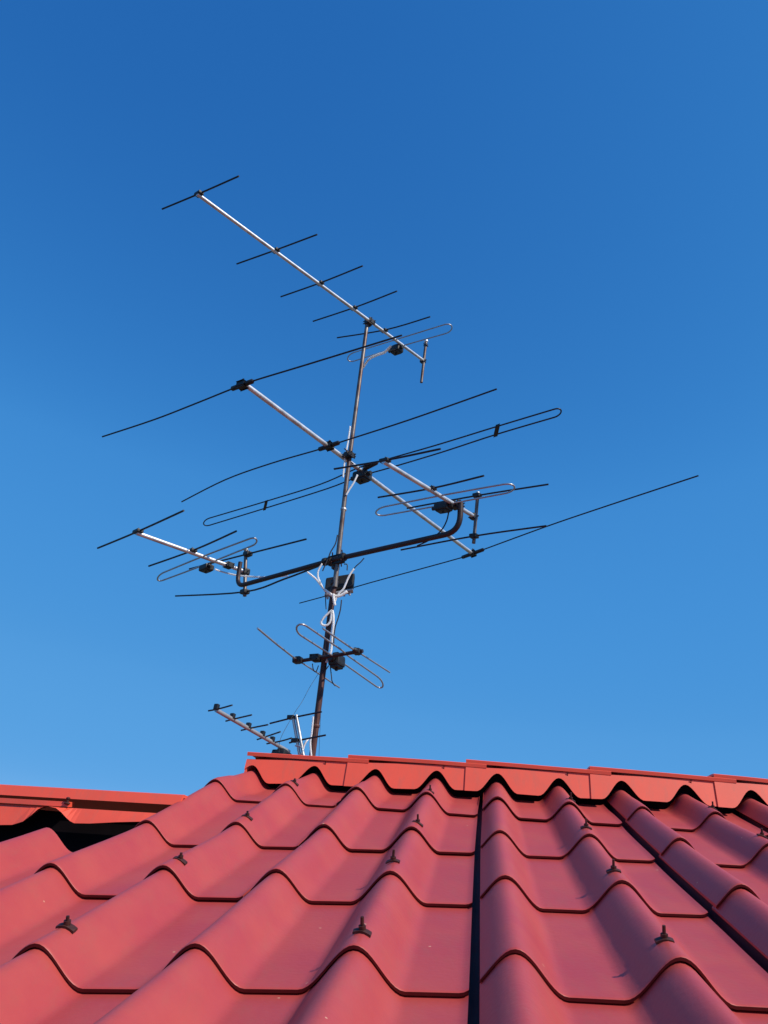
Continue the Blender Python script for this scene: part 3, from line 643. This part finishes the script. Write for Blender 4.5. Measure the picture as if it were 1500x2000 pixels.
# ------------------------------------------------------------------ amplifier box
A_ = [V(x) for x in D['amp']]
c = (A_[0]+A_[1]+A_[2]+A_[4-1])/4+V((.005, .065, .0))
bx = thing('splitter_box', 'black signal splitter box strapped behind the mast just under the cross arm', 'box', c)
x = (A_[1]-A_[0]).normalized(); y = V((0, 0, 1)).cross(x)
mb = MB(); mb.box(c+V((0, 0, .006)), x*.092, y*.035, V((0, 0, .046)), .15); mb.build('case', M['plastic'], bx)
mb = MB(); mb.box(c-V((0, 0, .056)), x*.090, y*.031, V((0, 0, .006)), .2)
for k in range(5): p = c+x*(-.07+.035*k)-V((0, 0, .06)); mb.tube([p, p-V((0, 0, .022))], .007, 8)
mb.build('socket_row', M['alu_dull'], bx)

# ------------------------------------------------------------------ cables
CB = D['cables']
def cable(key, name, label, r, m, group, extra=None):
    pts = spline(CB[key], 6); mb = MB(); mb.tube(pts, r, 8)
    if extra: extra(mb, pts)
    o = mb.build(name, M[m]); tag(o, label, 'cable', group)
    return o
gw, gb = 'white cables tied to the mast', 'black cables on the mast'
cable('w1', 'cable', 'short white cable slanting down to the splitter box from its upper left', .0058, 'white', gw)
cable('w2', 'cable', 'white cable bowed beside the mast from cross arm down to splitter box', .0052, 'white', gw)
cable('w3', 'cable', 'white cable crossing the right face of the splitter box and down behind the mast', .0062, 'white', gw)
cable('w4', 'cable', 'small closed white cable loop on the mast under the splitter box', .0068, 'white', gw)
cable('w5', 'cable', 'white cable running straight down the mast to the three-rod aerial', .0075, 'white', gw)
cable('w6', 'cable', 'white cable lying along the mast beside the largest aerial boom', .0056, 'white', gw)
cable('w7', 'cable', 'short white cable from the junction box of the largest aerial to the mast', .0062, 'white', gw)
cable('w8', 'cable', 'bit of white cable wound over the cross arm right of the mast', .0065, 'white', gw)
cable('w10', 'cable', 'thick white cable bundle under the right end of the splitter box', .0095, 'white', gw)
cable('w11', 'cable', 'short white cable stub on the mast just under the splitter box', .0085, 'white', gw)
cable('w9', 'cable', 'white cable going down the mast foot at the roof ridge', .0052, 'white', gw)
cable('topw', 'cable', 'white cable curling from the topmost aerial junction box to the mast', .0095, 'white', gw)
cable('lsw', 'cable', 'long white cable hanging from the left arm-end aerial along the cross arm', .0062, 'white', gw)
cable('uhfw', 'cable', 'white cable rising in a bow between smallest aerial and the mast', .0052, 'white', gw)
cable('b1', 'cable', 'black cable leaving the mast above the cross arm on its left side', .0040, 'black', gb)
cable('b2', 'cable', 'thin black cable dropping from the cross arm to the right of the splitter box', .0035, 'black', gb)
cable('b3', 'cable', 'tiny black cable hook under the cross arm right of the mast', .0035, 'black', gb)
cable('b4', 'cable', 'thin black cable down the right side of the mast under the splitter box', .0038, 'black', gb)
cable('b5', 'cable', 'thin black cable down the left side of the mast under the splitter box', .0030, 'black', gb)
cable('b6', 'cable', 'small black cable loop hanging left of the mast at the three-rod aerial', .0030, 'black', gb)
cable('b7', 'cable', 'thin black cable end hanging right of the mast under the three-rod aerial', .0032, 'black', gb)
cable('b8', 'cable', 'short black cable bow right beside the mast under the three-rod aerial', .0035, 'black', gb)
cable('rsb', 'cable', 'black cable curving from the right arm-end aerial down to the cross arm', .0040, 'black', gb)
cable('guy', 'thin_wire', 'hair-thin wire slanting from the mast down to the smallest aerial', .0011, 'black', None)
cable('guy2', 'thin_wire', 'hair-thin wire hanging right of the lower mast down to the ridge', .0010, 'black', None)
